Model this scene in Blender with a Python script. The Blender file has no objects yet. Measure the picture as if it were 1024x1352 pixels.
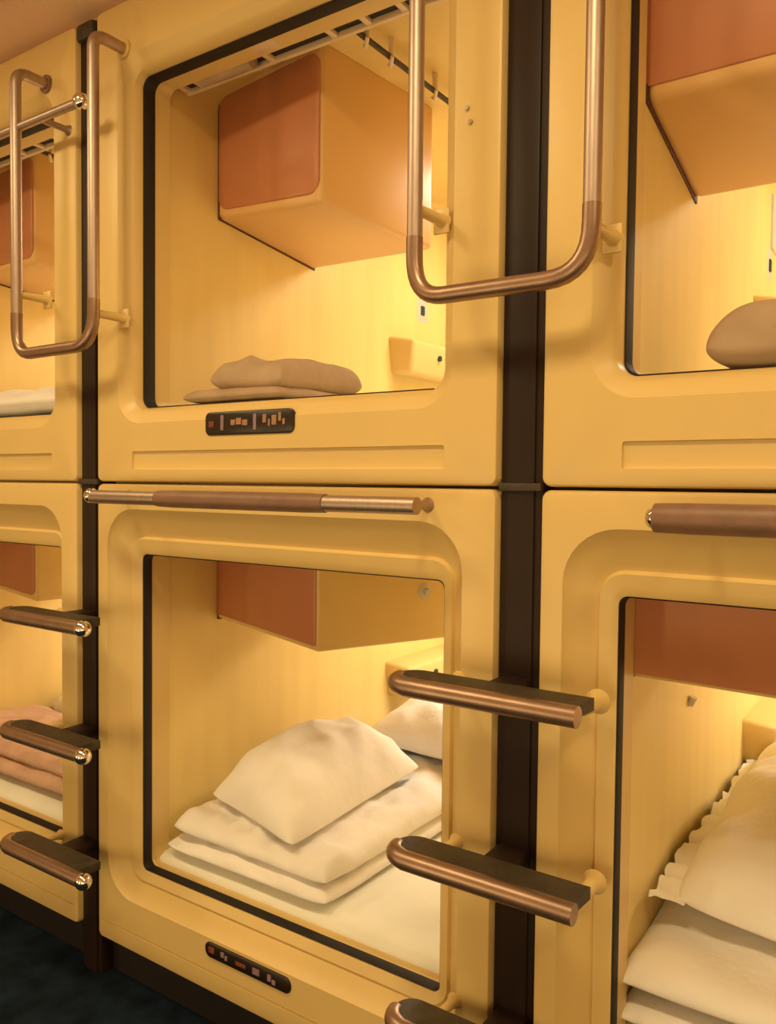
import bpy, bmesh, math, random
from mathutils import Vector, Matrix, noise

random.seed(7)
S = bpy.context.scene
COL = S.collection
ZC = 1.10                      # eye height: the heights below are measured from it

# ------------------------------------------------------------------ camera
f_px, yaw, pitch, roll = 1079.46, math.radians(34.4846), math.radians(2.0337), math.radians(0.5984)
v = Vector((-math.sin(yaw) * math.cos(pitch), math.cos(yaw) * math.cos(pitch), -math.sin(pitch)))
r = Vector((math.cos(yaw), math.sin(yaw), 0))
u = r.cross(v)
r2 = r * math.cos(roll) + u * math.sin(roll)
u2 = -r * math.sin(roll) + u * math.cos(roll)
cd = bpy.data.cameras.new('camera')
cam = bpy.data.objects.new('camera', cd)
COL.objects.link(cam)
cd.sensor_fit = 'HORIZONTAL'
cd.sensor_width = 36
cd.lens = 36 * f_px / 1024
cd.clip_start = 0.02
M = Matrix((r2, u2, -v)).transposed().to_4x4()
M.translation = (0, -1.1, ZC)
cam.matrix_world = M
S.camera = cam

# ------------------------------------------------------------------ world, exposure
S.view_settings.view_transform = 'Standard'
S.view_settings.look = 'None'
S.view_settings.exposure = 0.0
S.view_settings.gamma = 1
S.view_settings.use_curve_mapping = False
W = bpy.data.worlds.new('world')
S.world = W
W.use_nodes = True
W.node_tree.nodes['Background'].inputs[0].default_value = (1.0, 0.75, 0.42, 1)
W.node_tree.nodes['Background'].inputs[1].default_value = 0.10

WARM = (1.0, 0.77, 0.40)
PODC = (1.0, 0.93, 0.78)
CORRIDOR_W = 7.6
FILL_W = 3.6  # power of the fill lamps added opposite the capsules
POD_W = 6.4


def area(name, loc, sx, sy, power, rot=(0, 0, 0), col=WARM):
    l = bpy.data.lights.new(name, 'AREA')
    l.shape = 'RECTANGLE'
    l.size, l.size_y, l.energy, l.color = sx, sy, power, col
    o = bpy.data.objects.new(name, l)
    o.location = (loc[0], loc[1], loc[2] + ZC)
    o.rotation_euler = rot
    COL.objects.link(o)
    return o


DOWN = [(-2.35, -0.80), (-1.35, -0.80), (-0.35, -0.80), (0.65, -0.80)]
for x, y in DOWN:
    area('corridor_light', (x, y, 1.035), 0.22, 0.22, CORRIDOR_W)
FILL_LAMPS = [(-2.6, -0.55), (-1.4, -0.55), (-0.2, -0.55), (1.0, -0.55)]
for x, z in FILL_LAMPS:          # added fill lamps on the unseen opposite wall, to brighten the lower frames
    area('added_fill_light', (x, -1.79, z), 0.16, 0.60, FILL_W, rot=(math.radians(90), 0, 0))


# ------------------------------------------------------------------ materials
def mat(name, base, rough=0.5, metal=0.0, var=0.06, scale=6.0, bump=0.0, bscale=60.0, coat=0.0, stretch=(1, 1, 1), spec=0.5, emit=None):
    m = bpy.data.materials.new(name)
    m.use_nodes = True
    nt = m.node_tree
    b = nt.nodes['Principled BSDF']
    tc = nt.nodes.new('ShaderNodeTexCoord')
    mp = nt.nodes.new('ShaderNodeMapping')
    mp.inputs['Scale'].default_value = stretch
    nt.links.new(tc.outputs['Object'], mp.inputs['Vector'])
    n = nt.nodes.new('ShaderNodeTexNoise')
    n.inputs['Scale'].default_value = scale
    n.inputs['Detail'].default_value = 5
    nt.links.new(mp.outputs[0], n.inputs['Vector'])
    rp = nt.nodes.new('ShaderNodeValToRGB')
    rp.color_ramp.elements[0].position = 0.3
    rp.color_ramp.elements[1].position = 0.7
    lo = [max(0, c * (1 - var)) for c in base]
    hi = [min(1, c * (1 + var)) for c in base]
    rp.color_ramp.elements[0].color = (*lo, 1)
    rp.color_ramp.elements[1].color = (*hi, 1)
    nt.links.new(n.outputs['Fac'], rp.inputs[0])
    nt.links.new(rp.outputs[0], b.inputs['Base Color'])
    b.inputs['Roughness'].default_value = rough
    b.inputs['Metallic'].default_value = metal
    b.inputs['Coat Weight'].default_value = coat
    b.inputs['Specular IOR Level'].default_value = spec
    if bump:
        n2 = nt.nodes.new('ShaderNodeTexNoise')
        n2.inputs['Scale'].default_value = bscale
        n2.inputs['Detail'].default_value = 4
        nt.links.new(mp.outputs[0], n2.inputs['Vector'])
        bp = nt.nodes.new('ShaderNodeBump')
        bp.inputs['Strength'].default_value = bump
        bp.inputs['Distance'].default_value = 0.004
        nt.links.new(n2.outputs['Fac'], bp.inputs['Height'])
        nt.links.new(bp.outputs[0], b.inputs['Normal'])
    if emit:
        b.inputs['Emission Color'].default_value = (*emit[0], 1)
        b.inputs['Emission Strength'].default_value = emit[1]
    return m


PLASTIC = mat('cream_plastic', (0.78, 0.56, 0.22), 0.38, var=0.04, scale=3, bump=0.05, bscale=25)
SHELL = mat('capsule_lining', (0.83, 0.62, 0.23), 0.45, var=0.07, scale=9, stretch=(1, 1, 0.12))
PANEL = mat('brown_panel', (0.56, 0.22, 0.10), 0.45, var=0.05, scale=4)
SEAL = mat('black_seal', (0.012, 0.008, 0.006), 0.6, var=0.2)
POST = mat('dark_post', (0.026, 0.013, 0.009), 0.5, metal=0.0, var=0.25, scale=5, stretch=(1, 1, 0.2), spec=0.25)
STEEL = mat('brushed_steel', (0.50, 0.39, 0.33), 0.46, metal=1.0, var=0.08, scale=30, stretch=(8, 8, 1))
CHROME = mat('polished_cap', (0.9, 0.86, 0.82), 0.12, metal=1.0, var=0.03)
GRIP = mat('brown_grip', (0.24, 0.13, 0.085), 0.45, var=0.12, scale=40, bump=0.15, bscale=150)
RUBBER = mat('dark_tread', (0.050, 0.036, 0.022), 0.55, var=0.25, scale=40, bump=0.3, bscale=200)
BRONZE = mat('bronze_nosing', (0.38, 0.25, 0.18), 0.38, metal=0.85, var=0.1, scale=20)
COTTON = mat('white_cotton', (0.93, 0.88, 0.83), 0.85, var=0.03, scale=8, bump=0.9, bscale=20, spec=0.2)
TAN = mat('tan_blanket', (0.66, 0.42, 0.30), 0.9, var=0.12, scale=20, bump=0.4, bscale=80, spec=0.2)
GREYC = mat('grey_brown_cloth', (0.50, 0.36, 0.24), 0.9, var=0.08, scale=14, bump=0.3, bscale=60, spec=0.2)
SHEET = mat('fitted_sheet', (0.88, 0.86, 0.76), 0.85, var=0.03, scale=8, bump=0.5, bscale=20, spec=0.2)
PLATE = mat('plate_black', (0.022, 0.012, 0.008), 0.35, var=0.2)
INK = mat('plate_marks', (0.36, 0.20, 0.12), 0.5, var=0.2, scale=80)
INK2 = mat('plate_marks_mauve', (0.30, 0.18, 0.22), 0.5, var=0.2, scale=80)
INK3 = mat('plate_marks_rust', (0.22, 0.05, 0.02), 0.5, var=0.2, scale=80)
CARPET = mat('navy_carpet', (0.010, 0.019, 0.034), 0.95, var=0.5, scale=14, bump=0.6, bscale=220, spec=0.1)
CEIL = mat('ceiling_paint', (0.84, 0.56, 0.36), 0.6, var=0.04, scale=2)
WALLM = mat('corridor_wall_paint', (0.80, 0.62, 0.40), 0.6, var=0.04, scale=2)
GASK = mat('brown_gasket', (0.10, 0.030, 0.010), 0.6, var=0.1)
HOUSE = mat('housing_plastic', (0.80, 0.49, 0.20), 0.42, var=0.04, scale=3)
KICK = mat('kick_board', (0.010, 0.005, 0.005), 0.7, var=0.3)
LAMP = mat('lamp_diffuser', (0.9, 0.85, 0.7), 0.5, var=0.01, emit=((1.0, 0.78, 0.42), 2.2))
TEAL = mat('dark_teal_plastic', (0.02, 0.045, 0.05), 0.4, var=0.2)
TRACK = mat('track_plastic', (0.80, 0.62, 0.42), 0.4, var=0.05)
GREYP = mat('pale_grey_plastic', (0.62, 0.56, 0.46), 0.35, var=0.05)
SCREEN = mat('tv_glass', (0.20, 0.09, 0.05), 0.22, var=0.03)


# ------------------------------------------------------------------ helpers
def finish(name, bm, m, parent=None, origin=None, smooth=True, angle=40):
    """bm is in eye-relative world coordinates; origin is the thing's base."""
    o0 = Vector(parent['_o']) if (parent is not None and '_o' in parent.keys()) else Vector(origin or (0, 0, 0))
    bmesh.ops.translate(bm, verts=bm.verts, vec=-o0)
    me = bpy.data.meshes.new(name)
    bmesh.ops.recalc_face_normals(bm, faces=bm.faces)
    bm.to_mesh(me)
    bm.free()
    me.materials.append(m)
    if smooth:
        me.polygons.foreach_set('use_smooth', [True] * len(me.polygons))
        me.set_sharp_from_angle(angle=math.radians(angle))
    o = bpy.data.objects.new(name, me)
    COL.objects.link(o)
    o['_o'] = tuple(o0)
    if parent is not None:
        o.parent = parent
    else:
        o.location = (o0.x, o0.y, o0.z + ZC)
    return o


def thing(name, loc, label, cat, group=None):
    o = bpy.data.objects.new(name, None)
    o.empty_display_size = 0.05
    o.location = (loc[0], loc[1], loc[2] + ZC)
    o['_o'] = tuple(loc)
    COL.objects.link(o)
    return tag(o, label, cat, group)


def tag(o, label, cat, group=None):
    o['label'] = label
    o['category'] = cat
    if group:
        o['group'] = group
    return o


def struct(o):
    o['kind'] = 'structure'
    return o


def box(bm, x0, x1, y0, y1, z0, z1, bev=0.0, seg=2):
    r_ = bmesh.ops.create_cube(bm, size=1)
    vs = r_['verts']
    for w in vs:
        w.co = Vector(((x0 + x1) / 2 + w.co.x * (x1 - x0), (y0 + y1) / 2 + w.co.y * (y1 - y0), (z0 + z1) / 2 + w.co.z * (z1 - z0)))
    if bev:
        es = list({e for w in vs for e in w.link_edges})
        bmesh.ops.bevel(bm, geom=es, offset=bev, segments=seg, affect='EDGES', profile=0.5)
    return vs


def hexa(bm, pts, bev=0.0, seg=3):
    """8 points: bottom 0-3, top 4-7, both counterclockwise."""
    vs = [bm.verts.new(q) for q in pts]
    for f in ((0, 3, 2, 1), (4, 5, 6, 7), (0, 1, 5, 4), (1, 2, 6, 5), (2, 3, 7, 6), (3, 0, 4, 7)):
        bm.faces.new([vs[i] for i in f])
    if bev:
        es = list({e for w in vs for e in w.link_edges})
        bmesh.ops.bevel(bm, geom=es, offset=bev, segments=seg, affect='EDGES', profile=0.5)


def tube(bm, path, rad, n=16, caps=True):
    """round tube along a list of points; rad is a number or one per point"""
    P = [Vector(q) for q in path]
    rings = []
    prev = None
    for i, q in enumerate(P):
        t = (P[min(i + 1, len(P) - 1)] - P[max(i - 1, 0)]).normalized()
        if prev is None:
            a = t.orthogonal().normalized()
        else:
            a = (prev - t * prev.dot(t)).normalized()
        prev = a
        b = t.cross(a)
        R_ = rad[i] if isinstance(rad, (list, tuple)) else rad
        rings.append([bm.verts.new(q + (a * math.cos(k * 2 * math.pi / n) + b * math.sin(k * 2 * math.pi / n)) * R_) for k in range(n)])
    for A, B in zip(rings, rings[1:]):
        for k in range(n):
            bm.faces.new((A[k], A[(k + 1) % n], B[(k + 1) % n], B[k]))
    if caps:
        bm.faces.new(list(reversed(rings[0])))
        bm.faces.new(rings[-1])


def ball(bm, c, rad, sx=1, sy=1, sz=1):
    r_ = bmesh.ops.create_uvsphere(bm, u_segments=18, v_segments=12, radius=rad)
    for w in r_['verts']:
        w.co = Vector((w.co.x * sx + c[0], w.co.y * sy + c[1], w.co.z * sz + c[2]))


def arc(c, a, b, n=8):
    """rounded corner: quadratic curve from a to b with control c"""
    c, a, b = Vector(c), Vector(a), Vector(b)
    return [a * (1 - t) ** 2 + c * 2 * t * (1 - t) + b * t * t for t in [i / n for i in range(n + 1)]]


def rrect(x0, x1, z0, z1, rad, n=8):
    pts = []
    for cx, cz, a0 in ((x1 - rad, z1 - rad, 0), (x0 + rad, z1 - rad, 90), (x0 + rad, z0 + rad, 180), (x1 - rad, z0 + rad, 270)):
        for i in range(n + 1):
            a = math.radians(a0 + 90 * i / n)
            pts.append((cx + rad * math.cos(a), cz + rad * math.sin(a)))
    return pts


def loft(bm, rings, close_last=False, close_first=False):
    RV = []
    for (x0, x1, z0, z1, rad, y) in rings:
        RV.append([bm.verts.new((p[0], y, p[1])) for p in rrect(x0, x1, z0, z1, rad)])
    for A, B in zip(RV, RV[1:]):
        n = len(A)
        for k in range(n):
            bm.faces.new((A[k], A[(k + 1) % n], B[(k + 1) % n], B[k]))
    if close_last:
        bm.faces.new(RV[-1])
    if close_first:
        bm.faces.new(RV[0])


def cut(o, cutter_bm):
    """cut a recess out of an object's mesh; the cutter is thrown away"""
    me = bpy.data.meshes.new('tmp')
    bmesh.ops.recalc_face_normals(cutter_bm, faces=cutter_bm.faces)
    bmesh.ops.translate(cutter_bm, verts=cutter_bm.verts, vec=-Vector(o['_o']))
    cutter_bm.to_mesh(me)
    cutter_bm.free()
    c = bpy.data.objects.new('tmp', me)
    COL.objects.link(c)
    c.matrix_world = o.matrix_world
    c.parent = o.parent
    md = o.modifiers.new('cut', 'BOOLEAN')
    md.operation = 'DIFFERENCE'
    md.solver = 'EXACT'
    md.object = c
    dg = bpy.context.evaluated_depsgraph_get()
    nm = bpy.data.meshes.new_from_object(o.evaluated_get(dg))
    o.modifiers.remove(md)
    old = o.data
    if len(nm.polygons) > 20:
        o.data = nm
        nm.set_sharp_from_angle(angle=math.radians(30))
        nm.name = old.name
    bpy.data.objects.remove(c)


# cloth things: a closed pillow-like body over four base corners
def cushion(bm, cor, T, n=44, px=2.2, q=0.55, pinch=0.05, wr=0.008, wscale=9, flat=0.35, seed=0, skew=None, droop=0.0):
    """cor: front-left, front-right, back-right, back-left (x, y, z); T thickness"""
    c = [Vector(k) for k in cor]

    def body(sgn):
        g = []
        for j in range(n + 1):
            row = []
            for i in range(n + 1):
                a, b = -math.cos(math.pi * i / n), -math.cos(math.pi * j / n)
                pa = a * (1 - pinch * (1 - b * b) * abs(a) ** 3)
                pb = b * (1 - pinch * (1 - a * a) * abs(b) ** 3)
                k_ = (0.05 if px < 9 else 0.028 if px in (9, 14) else 0.0) * (abs(a) * abs(b)) ** 7
                s, t = (pa * (1 - k_) + 1) / 2, (pb * (1 - k_) + 1) / 2
                P = (c[0] * (1 - s) + c[1] * s) * (1 - t) + (c[3] * (1 - s) + c[2] * s) * t
                e = max(0.0, 1 - abs(a) ** px) ** q * max(0.0, 1 - abs(b) ** px) ** q
                h = T * e * (1 - flat if sgn > 0 else -flat)
                ww = wr * min(1, e * 2.0)
                nz = noise.noise(Vector((P.x * wscale + seed, P.y * wscale, sgn * 3.0 + seed)))
                nz += 0.5 * noise.noise(Vector((P.x * wscale * 2.3, P.y * wscale * 2.3 + seed, sgn * 5)))
                # ridge-like creases
                rg = 1 - abs(noise.noise(Vector((P.x * wscale * 0.8 + P.y * 5 + seed * 2, P.y * wscale * 0.5, 7.7)))) * 2
                row.append(P + Vector((0, 0, h + T * flat + (ww * nz + ww * 0.9 * (rg - 0.6)) * (1 if sgn > 0 else 0.2) - droop * (a * a) * 0.5)))
            g.append(row)
        return g
    up, dn = body(1), body(-1)
    V = {}
    for j in range(n + 1):
        for i in range(n + 1):
            edge = i in (0, n) or j in (0, n)
            V[1, i, j] = bm.verts.new(up[j][i] if not edge else (up[j][i] + dn[j][i]) / 2)
            V[-1, i, j] = V[1, i, j] if edge else bm.verts.new(dn[j][i])
    for j in range(n):
        for i in range(n):
            bm.faces.new((V[1, i, j], V[1, i + 1, j], V[1, i + 1, j + 1], V[1, i, j + 1]))
            bm.faces.new((V[-1, i, j], V[-1, i, j + 1], V[-1, i + 1, j + 1], V[-1, i + 1, j]))


def slab(bm, x0, x1, y0, y1, z0, T, n=50, wr=0.004, wscale=6, seed=0, sx=0.0, edge=8):
    cushion(bm, [(x0, y0, z0), (x1, y0 + sx, z0), (x1, y1, z0), (x0, y1, z0)], T, n=n, px=edge, q=0.5, pinch=0.0, wr=wr, wscale=wscale, flat=0.45, seed=seed)


# ------------------------------------------------------------------ setting
def plane_box(name, m, *a, bev=0):
    bm = bmesh.new()
    box(bm, *a, bev=bev)
    return struct(finish(name, bm, m, smooth=False))


XL, XR = -3.62, 1.56
plane_box('floor', CARPET, XL, XR, -1.85, 2.25, -ZC - 0.1, -ZC)
plane_box('ceiling', CEIL, XL, XR, -1.85, 2.25, 1.06, 1.16)
plane_box('wall_front', WALLM, XL, XR, -1.95, -1.85, -ZC - 0.1, 1.16)
plane_box('wall_back', WALLM, XL, XR, 2.15, 2.25, -ZC - 0.1, 1.16)
plane_box('wall_left', WALLM, XL - 0.1, XL, -1.95, 2.25, -ZC - 0.1, 1.16)
plane_box('wall_right', WALLM, XR, XR + 0.1, -1.95, 2.25, -ZC - 0.1, 1.16)
# recessed kick board under the capsules
plane_box('baseboard_back', KICK, XL, XR, 0.045, 0.10, -ZC, -1.003)
# curved cove between the capsule tops and the ceiling
bm = bmesh.new()
prof = [(0.10, 0.986), (0.02, 0.986)] + [(0.02 - 0.10 * math.sin(t), 1.06 - 0.065 * math.cos(t)) for t in [math.radians(k * 9) for k in range(11)]] + [(0.10, 1.0599)]
A = [bm.verts.new((XL + 0.001, y, z)) for y, z in prof]
B = [bm.verts.new((XR - 0.001, y, z)) for y, z in prof]
for k in range(len(prof)):
    bm.faces.new((A[k], A[(k + 1) % len(prof)], B[(k + 1) % len(prof)], B[k]))
bm.faces.new(A)
bm.faces.new(list(reversed(B)))
struct(finish('trim_1', bm, CEIL))

for i, (x, y) in enumerate(DOWN):
    t = thing('ceiling_light', (x, y, 1.036), 'square recessed warm ceiling light, %s along the corridor' % ('leftmost', 'second from the left', 'third from the left', 'rightmost')[i], 'light', 'corridor ceiling lights')
    bm = bmesh.new()
    box(bm, x - 0.14, x + 0.14, y - 0.14, y + 0.14, 1.045, 1.06, 0.004)
    finish('frame', bm, TRACK, t)
    bm = bmesh.new()
    box(bm, x - 0.115, x + 0.115, y - 0.115, y + 0.115, 1.040, 1.046, 0.002)
    finish('diffuser', bm, LAMP, t)

for i, (x, z) in enumerate(FILL_LAMPS):  # glowing bodies for the added fill lamps, out of view
    t = thing('added_fill_lamp', (x, -1.85, z - 0.3), 'tall warm fill lamp added on the unseen opposite wall, %s of the four' % ('leftmost', 'second from the left', 'third from the left', 'rightmost')[i], 'lamp', 'added fill lamps behind the camera')
    bm = bmesh.new()
    box(bm, x - 0.10, x + 0.10, -1.85, -1.82, z - 0.34, z + 0.34, 0.006)
    finish('back_plate', bm, TRACK, t)
    bm = bmesh.new()
    box(bm, x - 0.085, x + 0.085, -1.82, -1.795, z - 0.31, z + 0.31, 0.008)
    finish('diffuser', bm, LAMP, t)

# ------------------------------------------------------------------ capsules
PW, PER, PX = 0.959, 1.0307, -1.519          # width, pitch, left edge of the middle capsule
SEAL_END = 0.062


def number_plate(parent, x0, x1, z0, z1, kind):
    bm = bmesh.new()
    rr = (z1 - z0) * (0.28 if kind == 'upper' else 0.45)
    loft(bm, [(x0, x1, z0, z1, rr, 0.002), (x0, x1, z0, z1, rr, -0.002), (x0 + 0.002, x1 - 0.002, z0 + 0.002, z1 - 0.002, rr * 0.9, -0.0035)], True, True)
    pl = finish('number_plate', bm, PLATE, parent)
    pl['label'] = 'small black plate with worn illegible characters'
    rnd = random.Random(3 if kind == 'upper' else 5)
    W_, H_ = x1 - x0, z1 - z0

    def mark(name, m, items):
        b_ = bmesh.new()
        for a, b, c, d in items:
            box(b_, x0 + a * W_, x0 + b * W_, -0.0045, -0.003, z0 + c * H_, z0 + d * H_, 0.0004, 1)
        finish(name, b_, m, pl)
    if kind == 'upper':
        mark('plate_mark', INK3, [(0.05, 0.11, 0.35, 0.6)])
        mark('plate_mark', INK2, [(0.19, 0.225, 0.2, 0.85)])
        mark('plate_mark', INK, [(0.31, 0.36, 0.40, 0.64), (0.37, 0.43, 0.42, 0.70), (0.44, 0.50, 0.38, 0.62)])
        mark('plate_mark', INK2, [(0.565, 0.60, 0.18, 0.85)])
        mark('plate_mark', INK, [(0.67, 0.71, 0.45, 0.80), (0.73, 0.75, 0.3, 0.6), (0.77, 0.82, 0.35, 0.75), (0.84, 0.87, 0.5, 0.85), (0.885, 0.91, 0.35, 0.6)])
    else:
        mark('plate_mark', INK3, [(0.05, 0.12, 0.35, 0.75)])
        mark('plate_mark', INK2, [(0.20, 0.24, 0.4, 0.75), (0.25, 0.28, 0.3, 0.6)])
        mark('plate_mark', INK3, [(0.38, 0.50, 0.35, 0.6)])
        mark('plate_mark', INK2, [(0.58, 0.66, 0.3, 0.7), (0.75, 0.79, 0.3, 0.72), (0.80, 0.84, 0.2, 0.5)])


def capsule(col, upper, label):
    L = PX + PER * col
    zb, zt = (-0.003, 0.985) if upper else (-1.002, -0.008)
    t = thing('sleeping_capsule', (L + PW / 2, 0.0, zb), label, 'sleeping capsule', 'sleeping capsules stacked in two rows')
    # opening at the seal
    a0, a1 = L + 0.1065, L + 0.850
    o0, o1 = (0.153, 0.838) if upper else (-0.838, -0.157)
    X0, X1 = L, L + PW
    SEAL_END = 0.068 if upper else 0.060
    rc = 0.022 if upper else 0.014
    bm = bmesh.new()
    R_ = [(X0, X1, zb, zt, 0.014, 0.11), (X0, X1, zb, zt, 0.014, 0.007), (X0 + 0.0025, X1 - 0.0025, zb + 0.0025, zt - 0.0025, 0.012, 0.002), (X0 + 0.008, X1 - 0.008, zb + 0.008, zt - 0.008, 0.01, 0.0)]
    if upper:
        R_ += [(L + 0.072, L + 0.880, 0.118, 0.872, 0.065, 0.0), (L + 0.076, L + 0.877, 0.122, 0.868, 0.062, 0.003),
               (L + 0.092, L + 0.862, 0.138, 0.853, 0.045, 0.012), (L + 0.100, L + 0.856, 0.146, 0.845, 0.036, 0.020)]
    else:
        R_ += [(L + 0.036, L + 0.903, -0.893, -0.060, 0.080, 0.0), (L + 0.040, L + 0.899, -0.889, -0.065, 0.076, 0.006),
               (L + 0.054, L + 0.888, -0.878, -0.085, 0.062, 0.018), (L + 0.078, L + 0.872, -0.860, -0.119, 0.040, 0.034),
               (L + 0.081, L + 0.869, -0.857, -0.124, 0.038, 0.028), (L + 0.094, L + 0.860, -0.848, -0.142, 0.026, 0.032),
               (L + 0.101, L + 0.855, -0.842, -0.151, 0.020, 0.034)]
    R_ += [(a0 - 0.001, a1 + 0.001, o0 - 0.001, o1 + 0.001, rc, 0.0365), (a0 - 0.001, a1 + 0.001, o0 - 0.001, o1 + 0.001, rc, 0.11)]
    loft(bm, R_)
    # close the back of the frame
    bm.verts.ensure_lookup_table()
    n = 36
    first = bm.verts[:n]
    last = bm.verts[len(bm.verts) - n:]
    for k in range(n):
        bm.faces.new((first[k], last[k], last[(k + 1) % n], first[(k + 1) % n]))
    fr = finish('front_frame', bm, PLASTIC, t, angle=28)
    c = bmesh.new()
    if upper:
        box(c, L + 0.118, L + 0.868, -0.02, 0.005, 0.022, 0.060, 0.004)
    else:
        box(c, L + 0.016, L + 0.943, -0.02, 0.004, -0.962, -0.957, 0.0015)
    cut(fr, c)
    # black rubber seal lining the opening
    bm = bmesh.new()
    loft(bm, [(a0, a1, o0, o1, rc, 0.0375), (a0 + 0.0015, a1 - 0.0015, o0 + 0.0015, o1 - 0.0015, rc, 0.040), (a0 + 0.0015, a1 - 0.0015, o0 + 0.0015, o1 - 0.0015, rc, SEAL_END),
              (a0 - 0.006, a1 + 0.006, o0 - 0.006, o1 + 0.006, rc, SEAL_END + 0.001)])
    finish('seal', bm, SEAL, t)
    # moulded interior
    s0, s1 = L + 0.089, L + 0.885
    if upper:
        i0, i1 = 0.128, 0.905
    else:
        i0, i1 = -0.862, -0.085
    bm = bmesh.new()
    loft(bm, [(a0 - 0.004, a1 + 0.004, o0 - 0.004, o1 + 0.004, 0.03, SEAL_END + 0.0015), (s0 + 0.004, s1 - 0.004, i0 + 0.004, i1 - 0.004, 0.05, SEAL_END + 0.002),
              (s0, s1, i0, i1, 0.05, SEAL_END + 0.01), (s0, s1, i0, i1, 0.05, 1.95),
              (s0 + 0.01, s1 - 0.01, i0 + 0.01, i1 - 0.01, 0.05, 1.985), (s0 + 0.04, s1 - 0.04, i0 + 0.04, i1 - 0.04, 0.04, 2.0)], True)
    sh = finish('interior_shell', bm, SHELL, t, angle=50)
    md = sh.modifiers.new('thickness', 'SOLIDIFY')
    md.thickness = 0.008
    md.offset = -1.0
    # ceiling lamp at the far end
    lx, ly, lz = L + 0.62, 1.12, i1
    bm = bmesh.new()
    box(bm, lx - 0.09, lx + 0.09, ly - 0.22, ly + 0.22, lz - 0.022, lz + 0.002, 0.008)
    lamp = finish('ceiling_lamp', bm, TRACK, t)
    bm = bmesh.new()
    box(bm, lx - 0.075, lx + 0.075, ly - 0.20, ly + 0.20, lz - 0.026, lz - 0.021, 0.002)
    finish('lamp_shade', bm, LAMP, lamp)
    area('capsule_light', (lx, ly, lz - 0.03), 0.14, 0.38, POD_W, col=PODC)
    # moulded shelf with knob, and a switch plate, on the left wall
    zs = zb + 0.338
    bm = bmesh.new()
    hexa(bm, [(s0 - 0.002, 0.98, zs), (s0 + 0.07, 1.0, zs), (s0 + 0.07, 1.30, zs), (s0 - 0.002, 1.32, zs),
              (s0 - 0.002, 0.96, zs + 0.115), (s0 + 0.09, 0.98, zs + 0.10), (s0 + 0.09, 1.30, zs + 0.10), (s0 - 0.002, 1.32, zs + 0.115)], 0.012)
    shf = finish('wall_shelf', bm, PLASTIC, t)
    bm = bmesh.new()
    tube(bm, [(s0 + 0.07, 1.14, zs + 0.06), (s0 + 0.088, 1.14, zs + 0.06)], 0.009)
    finish('knob', bm, TEAL, shf)
    bm = bmesh.new()
    box(bm, s0 - 0.001, s0 + 0.008, 1.12, 1.19, zb + 0.52, zb + 0.60, 0.003)
    sp = finish('switch_plate', bm, GREYP, t)
    bm = bmesh.new()
    box(bm, s0 + 0.006, s0 + 0.012, 1.145, 1.165, zb + 0.545, zb + 0.575, 0.002)
    finish('switch', bm, TEAL, sp)
    return dict(t=t, L=L, zb=zb, s0=s0, s1=s1, i0=i0, i1=i1, o0=o0, o1=o1, a0=a0, a1=a1)


CAPS = {}
names = {(-1, True): 'upper sleeping capsule left of the narrow dark post, cut by the left edge',
         (-1, False): 'lower sleeping capsule left of the narrow dark post, near the dark carpet',
         (0, True): 'upper sleeping capsule between the two dark posts, small black plate below its opening',
         (0, False): 'lower sleeping capsule between the two dark posts, folded duvet and pillow inside',
         (1, True): 'upper sleeping capsule right of the wide dark post, cut by the right edge',
         (1, False): 'lower sleeping capsule right of the wide dark post, large white pillow inside'}
for k, lab in names.items():
    CAPS[k] = capsule(k[0], k[1], lab)

number_plate(CAPS[0, True]['t'], -1.181, -0.957, 0.087, 0.131, 'upper')
number_plate(CAPS[0, False]['t'], -1.178, -0.957, -0.929, -0.899, 'lower')


# television housings on the left wall
def tv_box(c, pts, panel=None, panel_mat=PANEL, bev=0.012, gasket=True):
    bm = bmesh.new()
    hexa(bm, pts, bev)
    b = finish('television_housing', bm, HOUSE if c['o0'] > 0 else PLASTIC, c['t'])
    P = [Vector(q) for q in pts]
    if gasket:
        g0, g3, g4 = P[0], P[3], P[4]
        bm = bmesh.new()
        w_ = 0.010
        hexa(bm, [g0 + Vector((0, -0.003, -0.004)), g0 + Vector((w_, -0.003, -0.004)), g3 + Vector((w_, 0, -0.004)), g3 + Vector((0, 0, -0.004)),
                  g4 + Vector((0, -0.003, -0.002)), g4 + Vector((w_, -0.003, -0.002)), P[7] + Vector((w_, 0, -0.002)), P[7] + Vector((0, 0, -0.002))], 0.001, 1)
        finish('gasket', bm, GASK, b)
    fl, fr, tfr, tfl = P[0], P[1], P[5], P[4]
    if panel:
        s0, s1, t0, t1, rad = panel
        n_ = ((fr - fl).cross(tfl - fl)).normalized()
        if n_.y > 0:
            n_ = -n_

        def at(s, t):
            return (fl * (1 - s) + fr * s) * (1 - t) + (tfl * (1 - s) + tfr * s) * t
        bm = bmesh.new()
        rr = rrect(s0, s1, t0, t1, rad)
        RV = []
        for off, sc in ((-0.004, 1.0), (0.002, 1.0), (0.004, 0.985)):
            cs, ct = (s0 + s1) / 2, (t0 + t1) / 2
            RV.append([bm.verts.new(at(cs + (a - cs) * sc, ct + (b_ - ct) * sc) + n_ * off) for a, b_ in rr])
        for A_, B_ in zip(RV, RV[1:]):
            for k in range(len(A_)):
                bm.faces.new((A_[k], A_[(k + 1) % len(A_)], B_[(k + 1) % len(A_)], B_[k]))
        bm.faces.new(RV[-1])
        bm.faces.new(RV[0])
        p_ = finish('front_panel', bm, panel_mat, b)
        p_['label'] = 'smooth brown front panel'
    return b


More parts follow.
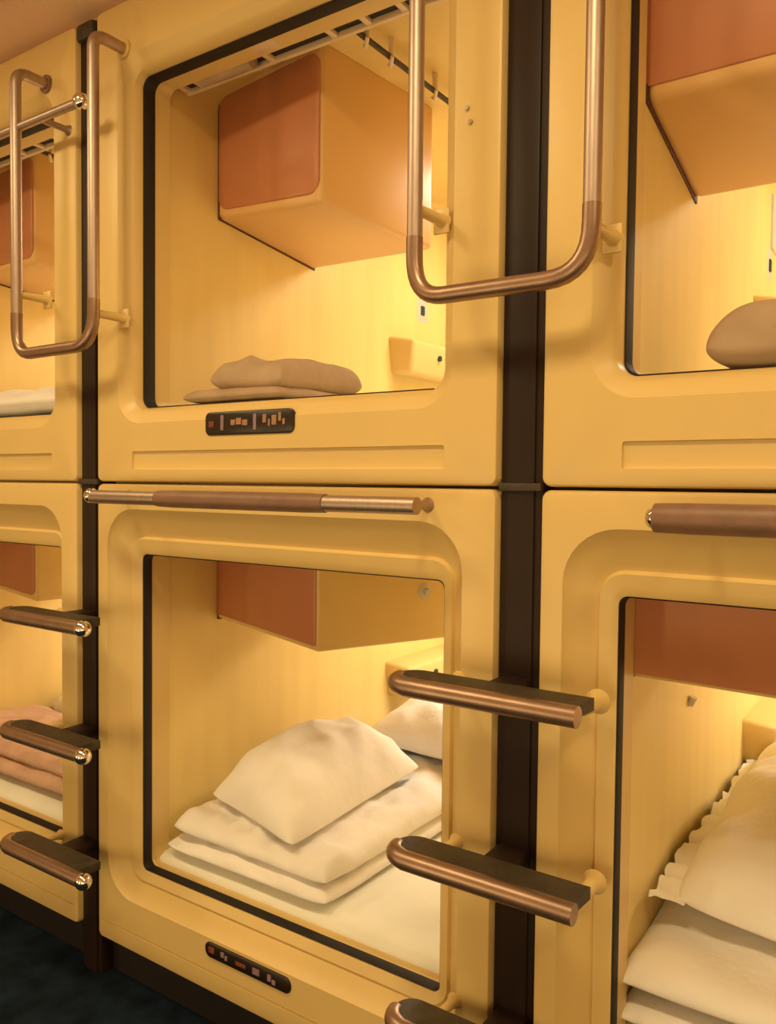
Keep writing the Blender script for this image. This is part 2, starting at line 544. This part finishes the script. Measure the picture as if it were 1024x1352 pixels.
def tvpts(x0, x1, yfl, yfr, ybl, ybr, zfl, zfr, zbl, zbr, zt, xbr=None):
    xbr = x1 if xbr is None else xbr
    return [(x0, yfl, zfl), (x1, yfr, zfr), (xbr, ybr, zbr), (x0, ybl, zbl), (x0, yfl, zt), (x1, yfr, zt), (xbr, ybr, zt), (x0, ybl, zt)]


c = CAPS[0, True]
tv_box(c, tvpts(-1.429, -1.078, 0.262, 0.215, 0.61, 0.60, 0.612, 0.572, 0.570, 0.562, 0.904, xbr=-1.045), (0.03, 0.985, 0.06, 0.93, 0.09))
c = CAPS[0, False]
tvl = tv_box(c, tvpts(-1.429, -1.040, 0.264, 0.170, 0.60, 0.50, -0.323, -0.343, -0.33, -0.350, -0.086, xbr=-0.93), (0.01, 0.985, 0.04, 0.98, 0.02), bev=0.006)
bm = bmesh.new()
tube(bm, [(-0.975, 0.44, -0.238), (-0.955, 0.433, -0.238), (-0.950, 0.4315, -0.238)], [0.024, 0.024, 0.016])
tube(bm, [(-0.955, 0.433, -0.238), (-0.94, 0.429, -0.240)], 0.008)
sp_ = finish('speaker_knob', bm, GREYP, tvl)
c = CAPS[1, True]
tv_box(c, tvpts(-0.398, 0.10, 0.140, 0.140, 0.434, 0.434, 0.575, 0.575, 0.509, 0.509, 0.904), (0.01, 0.99, 0.06, 0.97, 0.02), bev=0.02)
c = CAPS[1, False]
tv_box(c, tvpts(-0.398, 0.10, 0.115, 0.130, 0.42, 0.42, -0.287, -0.30, -0.290, -0.30, -0.086), (0.01, 0.99, 0.03, 0.97, 0.02), bev=0.008)
for up in (True, False):
    c = CAPS[-1, up]
    z0 = c['zb'] + (0.615 if up else 0.68)
    tv_box(c, tvpts(c['s0'] + 0.001, c['s0'] + 0.37, 0.26, 0.215, 0.60, 0.60, z0, z0 - 0.02, z0 - 0.03, z0 - 0.03, c['i1'] - 0.001), (0.03, 0.985, 0.06, 0.93, 0.07))

# curtain tracks under the top of the upper openings, plus the deep rail of the middle one
for col in (-1, 0, 1):
    c = CAPS[col, True]
    L = c['L']
    bm = bmesh.new()
    box(bm, c['a0'] + 0.004, c['a1'] - 0.004, 0.084, 0.101, 0.846, 0.860, 0.003)
    box(bm, c['a0'] + 0.004, c['a1'] - 0.004, 0.150, 0.160, 0.846, 0.860, 0.003)
    tr = finish('curtain_track', bm, TRACK, c['t'])
    bm = bmesh.new()
    box(bm, c['a0'] + 0.004, c['a1'] - 0.004, 0.102, 0.149, 0.856, 0.905, 0.001)
    finish('track_channel', bm, SEAL, tr)
    for k, a in enumerate((0.115, 0.16, 0.36, 0.52, 0.60, 0.68)):
        bm = bmesh.new()
        box(bm, L + a, L + a + 0.014, 0.096, 0.152, 0.848, 0.860, 0.003)
        finish('track_clip', bm, TRACK, tr)
    bm = bmesh.new()
    tube(bm, [(L + 0.19, 0.124, 0.850), (L + 0.335, 0.124, 0.850)], 0.016)
    finish('blind_roll', bm, GREYC, tr)
    bm = bmesh.new()
    box(bm, L + 0.375, L + 0.435, 0.068, 0.105, 0.838, 0.868, 0.005)
    finish('track_bracket', bm, TRACK, tr)
    bm = bmesh.new()
    tube(bm, [(L + 0.564, 0.165, 0.858), (L + 0.564, 0.75, 0.858)], 0.0055)
    rl = finish('ceiling_rail', bm, RUBBER, c['t'])
    for k in range(7):
        bm = bmesh.new()
        y = 0.20 + k * 0.085
        tube(bm, [(L + 0.564, y, 0.905), (L + 0.564, y, 0.860)], 0.006, 10)
        tube(bm, [(L + 0.575, y - 0.012, 0.853), (L + 0.563, y, 0.842), (L + 0.551, y + 0.012, 0.853)], 0.004, 8)
        finish('rail_hook', bm, TRACK, rl)

for key, (y, z, nm, m_) in {(1, False): (0.47, -0.405, 'wall_hook', GREYP), (1, True): (0.87, 0.36, 'wall_hook', PLASTIC)}.items():
    bm = bmesh.new()
    x = CAPS[key]['s0']
    tube(bm, [(x - 0.001, y, z), (x + 0.012, y, z), (x + 0.016, y, z + 0.012)], 0.007, 12)
    tube(bm, [(x - 0.001, y, z), (x + 0.004, y, z)], 0.015)
    finish(nm, bm, m_, CAPS[key]['t'])
bm = bmesh.new()
x = CAPS[1, True]['s0']
box(bm, x - 0.001, x + 0.014, 1.16, 1.50, 0.60, 0.74, 0.006)
finish('control_panel', bm, GREYP, CAPS[1, True]['t'])

# small latch on the right side of the middle upper frame, round cap on the left upper frame
bm = bmesh.new()
for dx, dz in ((0, 0.012), (0.006, -0.010)):
    tube(bm, [(-0.617 + dx, 0.001, 0.555 + dz), (-0.617 + dx, -0.004, 0.555 + dz)], 0.0035, 10)
finish('latch_screw', bm, STEEL, CAPS[0, True]['t'])
# ------------------------------------------------------------------ ladders: dark post with three treads
STEPZ = (-0.296, -0.552, -0.806)


def ladder(cx, label, ball_end):
    t = thing('ladder', (cx, 0.03, -ZC), label, 'ladder', 'ladders between the capsules')
    bm = bmesh.new()
    box(bm, cx - 0.0345, cx + 0.0345, 0.014, 0.055, -ZC + 0.001, 0.985, 0.003)
    box(bm, cx - 0.022, cx + 0.022, 0.009, 0.02, -ZC + 0.001, 0.985, 0.003)
    po = finish('post', bm, POST, t)
    bm = bmesh.new()
    box(bm, cx - 0.03, cx + 0.03, -0.002, 0.016, 0.945, 0.982, 0.008)
    finish('post_cap', bm, RUBBER, po)
    bm = bmesh.new()
    box(bm, cx - 0.034, cx + 0.034, 0.004, 0.018, -0.010, 0.002, 0.002)
    finish('joint_band', bm, RUBBER, po)
    for z in STEPZ:
        x0, x1 = cx - 0.150, cx + 0.138
        # tread: a plate with a round left end
        bm = bmesh.new()
        xe = x1 - 0.014 if ball_end else x1 + 0.004
        pts = [(xe - 0.004, -0.112), (xe, -0.054)]
        ccx, ccy, rr = x0 + 0.030, -0.083, 0.029
        for i in range(13):
            a = math.radians(90 + 180 * i / 12)
            pts.append((ccx + rr * math.cos(a), ccy + rr * math.sin(a)))
        top = [bm.verts.new((x, y, z + 0.013)) for x, y in pts]
        bot = [bm.verts.new((x, y, z - 0.004)) for x, y in pts]
        bm.faces.new(top)
        bm.faces.new(list(reversed(bot)))
        for k in range(len(pts)):
            bm.faces.new((top[k], bot[k], bot[(k + 1) % len(pts)], top[(k + 1) % len(pts)]))
        tr = finish('step', bm, RUBBER, t, angle=30)
        # rounded metal nosing along the front and around the left end
        bm = bmesh.new()
        path = [(x1 + 0.004, -0.112, z)]
        for i in range(9):
            path.append((x1 + 0.004 - (x1 + 0.004 - ccx) * (i + 1) / 9, -0.112, z))
        for i in range(1, 7):
            a = math.radians(270 - 90 * i / 6)
            path.append((ccx + (rr - 0.001) * math.cos(a), ccy + (rr - 0.001) * math.sin(a), z + 0.001))
        tube(bm, path, 0.0145, 16)
        finish('nosing', bm, BRONZE, tr)
        if ball_end:
            bm = bmesh.new()
            ball(bm, (x1 + 0.010, -0.112, z), 0.0170)
            finish('end_cap', bm, CHROME, tr)
        # arm to the post and moulded lugs on the frames
        bm = bmesh.new()
        box(bm, cx - 0.024, cx + 0.024, -0.055, 0.012, z - 0.010, z + 0.009, 0.003)
        finish('bracket', bm, POST, tr)
        for sx, nm in (((-0.095, 'lug'),) if ball_end else ((0.128, 'lug'), (-0.095, 'lug'))):
            bm = bmesh.new()
            k_ = 1.0 if sx > 0 else 0.7
            tube(bm, [(cx + sx, -0.056, z - 0.004), (cx + sx, -0.010, z - 0.006), (cx + sx, 0.0004, z - 0.006)], [0.009 * k_, 0.011 * k_, 0.018 * k_])
            finish(nm, bm, PLASTIC, tr)
    return t


CL, CC = -1.5585, -0.5245
ladder(CC, 'wide dark brown post with bronze-edged steps at the centre right', False)
ladder(CL, 'narrow dark post with ball-ended steps at the left', True)
ladder(CC + PER, 'dark post with steps at the far right of the row, out of the picture', False)
ladder(CL - PER, 'dark post with steps at the far left of the row, out of the picture', True)


# ------------------------------------------------------------------ U-shaped rails above the ladders
def urail(cx, label, zbase):
    t = thing('grab_rail', (cx, -0.07, zbase), label, 'grab rail', 'U-shaped rails above the ladders')
    x0, x1, y = cx - 0.137, cx + 0.134, -0.075
    zt = 0.885

    def leg(x, s):
        p = [(x, 0.001, zt)] + [tuple(q) for q in arc((x, y, zt), (x, y + 0.03, zt), (x, y, zt - 0.03), 6)]
        return p
    R_ = 0.0118
    bm = bmesh.new()
    tube(bm, leg(x0, -1) + [(x0, y, zt - 0.2), (x0, y, 0.36)], R_, 18)
    finish('upright', bm, STEEL, t)
    bm = bmesh.new()
    tube(bm, leg(x1, 1) + [(x1, y, zt - 0.2), (x1, y, 0.36)], R_, 18)
    finish('upright', bm, STEEL, t)
    bm = bmesh.new()
    cr = 0.062
    path = [(x0, y, 0.362), (x0, y, zbase + cr)]
    path += [tuple(q) for q in arc((x0, y, zbase), (x0, y, zbase + cr), (x0 + cr * 0.8, y, zbase), 8)][1:]
    path += [tuple(q) for q in arc((x1, y, zbase), (x1 - cr * 1.0, y, zbase), (x1, y, zbase + cr * 1.1), 8)]
    path += [(x1, y, 0.362)]
    tube(bm, path, R_ + 0.0008, 18)
    g = finish('bottom_bend', bm, BRONZE, t)
    g['label'] = 'worn brownish bend at the bottom'
    for x, z in ((x0, 0.405), (x1, 0.335)):
        bm = bmesh.new()
        tube(bm, [(x, y, z), (x + 0.003, -0.01, z), (x + 0.004, 0.001, z)], [0.008, 0.009, 0.014])
        s_ = finish('standoff', bm, PLASTIC, t)
        bm = bmesh.new()
        box(bm, x - 0.012, x + 0.016, -0.005, 0.001, z - 0.020, z + 0.020, 0.003)
        finish('wall_plate', bm, PLASTIC, s_)
    for x in (x0, x1):
        bm = bmesh.new()
        tube(bm, [(x, -0.005, zt), (x, 0.001, zt)], 0.020)
        finish('flange', bm, GRIP if x == x0 else PLASTIC, t)
    return t


urail(CC, 'large U-shaped metal rail crossing the wide dark post', 0.272)
urail(CL, 'U-shaped metal rail crossing the narrow left post', 0.272)
urail(CC + PER, 'U-shaped metal rail at the far right, out of the picture', 0.272)


# ------------------------------------------------------------------ straight bars
def bar(x0, x1, gx0, gx1, z, y, label, z1=None, grip=True, rad=0.012):
    z1 = z if z1 is None else z1
    t = thing('grab_bar', ((x0 + x1) / 2, y, z - 0.02), label, 'grab bar', 'straight bars on the capsule fronts')
    bm = bmesh.new()
    tube(bm, [(x0, y, z), (x1, y, z1)], rad, 18)
    finish('tube', bm, STEEL, t)
    if grip:
        bm = bmesh.new()
        n = 10
        pts = [(gx0 + (gx1 - gx0) * k / n, y, z + (z1 - z) * (gx0 + (gx1 - gx0) * k / n - x0) / (x1 - x0)) for k in range(n + 1)]
        rr = [rad + 0.0018] + [rad + 0.0028] * (n - 1) + [rad + 0.0018]
        tube(bm, pts, rr, 18)
        finish('grip', bm, GRIP, t)
    return t


def bar_end(t, x, z, y=-0.07, rad=0.0155):
    bm = bmesh.new()
    ball(bm, (x, y, z), rad)
    finish('end_cap', bm, CHROME, t)


def bar_post(t, x, z, y=-0.07):
    bm = bmesh.new()
    tube(bm, [(x, y, z), (x, -0.008, z), (x, 0.001, z)], [0.007, 0.007, 0.013])
    finish('standoff', bm, STEEL, t)


t = bar(-1.440, -0.655, -1.235, -0.830, -0.034, -0.07, 'bar with a brown grip across the top of the middle lower capsule', rad=0.0135)
bar_end(t, -1.440, -0.032)
bar_post(t, -1.41, -0.032)
bar_post(t, -0.68, -0.034)
t = bar(-0.295, 0.32, -0.303, 0.10, -0.040, -0.07, 'bar with a thick brown grip on the right lower capsule', rad=0.0165)
bar_end(t, -0.300, -0.040, rad=0.016)
bar_post(t, -0.255, -0.040)
bar_post(t, 0.30, -0.040)
t = bar(-2.06, -1.470, 0, 0, 0.765, -0.07, 'bar with a bright ball end high on the left upper capsule', grip=False, rad=0.009)
bar_end(t, -1.470, 0.765, rad=0.017)
bar_post(t, -1.615, 0.765)
bar_post(t, -2.0, 0.765)

# ------------------------------------------------------------------ bedding
MZ = {}
ml = {(-1, True): 'pale mattress in the left upper capsule', (-1, False): 'pale mattress in the left lower capsule',
      (0, True): 'pale mattress in the middle upper capsule', (0, False): 'cream mattress under the folded duvet in the middle lower capsule',
      (1, True): 'pale mattress in the right upper capsule', (1, False): 'cream mattress under the thick duvet in the right lower capsule'}
for k, c in CAPS.items():
    top = 0.166 if k[1] else -0.808
    bm = bmesh.new()
    slab(bm, c['s0'] + 0.004, c['s1'] - 0.004, 0.080, 1.93, c['i0'] + 0.002, top - c['i0'] - 0.002, n=36, wr=0.0015, edge=30, seed=k[0])
    m_ = finish('mattress', bm, SHEET, None, ((c['s0'] + c['s1']) / 2, 1.0, c['i0'] + 0.002), angle=60)
    tag(m_, ml[k], 'mattress', 'capsule mattresses')
    MZ[k] = top

# middle lower: duvet folded in two layers, pillow, second bundle
bm = bmesh.new()
cushion(bm, [(-1.392, 0.070, -0.807), (-0.942, 0.072, -0.807), (-0.930, 0.95, -0.807), (-1.405, 0.95, -0.807)], 0.040, n=70, px=14, q=0.5, pinch=0.01, wr=0.006, wscale=13, seed=1)
cushion(bm, [(-1.380, 0.078, -0.774), (-0.945, 0.076, -0.778), (-0.930, 0.95, -0.774), (-1.395, 0.95, -0.774)], 0.062, n=70, px=9, q=0.5, pinch=0.02, wr=0.013, wscale=13, seed=4)
d = finish('folded_duvet', bm, COTTON, None, (-1.15, 0.5, -0.80), angle=60)
tag(d, 'cream duvet folded in layers under the pillow in the middle lower capsule', 'duvet')
bm = bmesh.new()
cushion(bm, [(-1.335, 0.150, -0.722), (-1.030, 0.080, -0.738), (-1.035, 0.57, -0.716), (-1.35, 0.64, -0.716)], 0.150, n=70, px=2.6, q=0.62, pinch=0.05, wr=0.013, wscale=9, flat=0.2, seed=9)
tag(finish('pillow', bm, COTTON, None, (-1.17, 0.37, -0.72), angle=60), 'puffy cream pillow on the folded duvet in the middle lower capsule', 'pillow')
bm = bmesh.new()
cushion(bm, [(-1.28, 0.64, -0.714), (-0.82, 0.62, -0.714), (-0.80, 1.15, -0.72), (-1.30, 1.15, -0.714)], 0.15, px=2.4, q=0.5, pinch=0.05, wr=0.012, wscale=9, flat=0.22, seed=14)
tag(finish('blanket', bm, COTTON, None, (-1.05, 0.9, -0.73), angle=60), 'pale rumpled bundle of bedding behind the pillow in the middle lower capsule', 'blanket')

# right lower: thick duvet, big pillow with a frilled edge
bm = bmesh.new()
cushion(bm, [(-0.392, 0.088, -0.808), (0.385, 0.088, -0.808), (0.385, 1.85, -0.808), (-0.392, 1.85, -0.808)], 0.034, n=60, px=30, q=0.5, pinch=0.0, wr=0.003, wscale=8, seed=21)
cushion(bm, [(-0.394, 0.092, -0.770), (0.388, 0.092, -0.770), (0.388, 1.80, -0.770), (-0.394, 1.80, -0.770)], 0.076, n=60, px=12, q=0.5, pinch=0.0, wr=0.012, wscale=7, seed=25)
tag(finish('thick_duvet', bm, COTTON, None, (0, 0.9, -0.80), angle=60), 'thick cream duvet spread over the right lower mattress', 'duvet')
t = thing('pillow', (-0.10, 0.65, -0.695), 'large white pillow with a frilled edge in the right lower capsule', 'pillow')
bm = bmesh.new()
cushion(bm, [(-0.352, 0.195, -0.700), (0.26, 0.135, -0.725), (0.27, 1.15, -0.695), (-0.352, 1.15, -0.695)], 0.23, n=60, px=2.0, q=0.5, pinch=0.03, wr=0.026, wscale=6, flat=0.2, seed=31)
finish('cushion_body', bm, COTTON, t, angle=60)
bm = bmesh.new()
n = 90
rows = []
for i in range(n + 1):
    s = i / n
    y = 0.20 + 0.95 * s
    w_ = 0.5 + 0.5 * math.sin(s * 70 + 5 * noise.noise(Vector((s * 20, 0, 0))))
    row = []
    for j in range(6):
        q = j / 5
        x = -0.325 - 0.052 * q - 0.005 * w_ * q
        z = -0.652 + 0.012 * q - 0.016 * q * q + 0.010 * q * (w_ - 0.3) + 0.006 * noise.noise(Vector((s * 30, q * 3, 1)))
        row.append(Vector((max(x, -0.3935), y, z)))
    rows.append(row)
G1 = [[bm.verts.new(p) for p in row] for row in rows]
G2 = [[bm.verts.new(p - Vector((0, 0, 0.004))) for p in row] for row in rows]
for i in range(n):
    for j in range(5):
        bm.faces.new((G1[i][j], G1[i + 1][j], G1[i + 1][j + 1], G1[i][j + 1]))
        bm.faces.new((G2[i][j], G2[i][j + 1], G2[i + 1][j + 1], G2[i + 1][j]))
    bm.faces.new((G1[i][5], G1[i + 1][5], G2[i + 1][5], G2[i][5]))
    bm.faces.new((G1[i][0], G2[i][0], G2[i + 1][0], G1[i + 1][0]))
bm.faces.new([G1[0][j] for j in range(6)] + [G2[0][j] for j in reversed(range(6))])
bm.faces.new([G1[n][j] for j in reversed(range(6))] + [G2[n][j] for j in range(6)])
finish('frill', bm, COTTON, t, angle=60)

# middle upper: folded brownish cloth near the front, pale duvet behind
bm = bmesh.new()
cushion(bm, [(-1.375, 0.100, 0.166), (-1.085, 0.100, 0.166), (-1.075, 0.40, 0.166), (-1.38, 0.40, 0.166)], 0.030, px=8, q=0.5, pinch=0.02, wr=0.004, wscale=14, seed=41)
cushion(bm, [(-1.300, 0.110, 0.188), (-1.085, 0.105, 0.180), (-1.080, 0.38, 0.188), (-1.29, 0.38, 0.188)], 0.072, px=6, q=0.5, pinch=0.04, wr=0.008, wscale=12, seed=43)
tag(finish('folded_blanket', bm, GREYC, None, (-1.2, 0.25, 0.166), angle=60), 'small folded brown blanket just inside the middle upper opening', 'blanket')
bm = bmesh.new()
slab(bm, -1.05, -0.645, 0.50, 1.5, 0.166, 0.075, wr=0.006, seed=45)
tag(finish('folded_duvet', bm, COTTON, None, (-0.85, 1.0, 0.166), angle=60), 'pale duvet lying deep inside the middle upper capsule', 'duvet')
# right upper pillow
bm = bmesh.new()
cushion(bm, [(-0.300, 0.105, 0.166), (0.12, 0.100, 0.166), (0.13, 0.45, 0.166), (-0.290, 0.45, 0.166)], 0.100, px=7, q=0.5, pinch=0.02, wr=0.006, wscale=8, flat=0.3, seed=51)
tag(finish('pillow', bm, GREYC, None, (-0.09, 0.28, 0.166), angle=60), 'greyish tan pillow just inside the right upper opening', 'pillow')
# left capsules
c = CAPS[-1, True]
bm = bmesh.new()
slab(bm, c['s0'] + 0.03, c['s1'] - 0.06, 0.12, 1.5, 0.166, 0.085, wr=0.01, wscale=8, seed=61)
tag(finish('white_duvet', bm, COTTON, None, (c['s0'] + 0.4, 0.8, 0.166), angle=60), 'bright white duvet in the left upper capsule', 'duvet')
c = CAPS[-1, False]
bm = bmesh.new()
slab(bm, c['s0'] + 0.03, c['s1'] - 0.05, 0.10, 0.42, -0.80, 0.05, wr=0.008, wscale=14, seed=71)
slab(bm, c['s0'] + 0.04, c['s1'] - 0.07, 0.11, 0.40, -0.757, 0.045, wr=0.010, wscale=14, seed=73)
tag(finish('folded_blanket', bm, TAN, None, (c['s0'] + 0.4, 0.26, -0.80), angle=60), 'folded tan blanket at the front of the left lower capsule', 'blanket')
bm = bmesh.new()
slab(bm, c['s0'] + 0.02, c['s1'] - 0.05, 0.46, 1.4, -0.80, 0.12, wr=0.010, wscale=8, seed=75)
tag(finish('white_duvet', bm, COTTON, None, (c['s0'] + 0.4, 0.9, -0.80), angle=60), 'pale duvet behind the tan blanket in the left lower capsule', 'duvet')

for o in list(bpy.data.objects):
    if '_o' in o.keys():
        del o['_o']
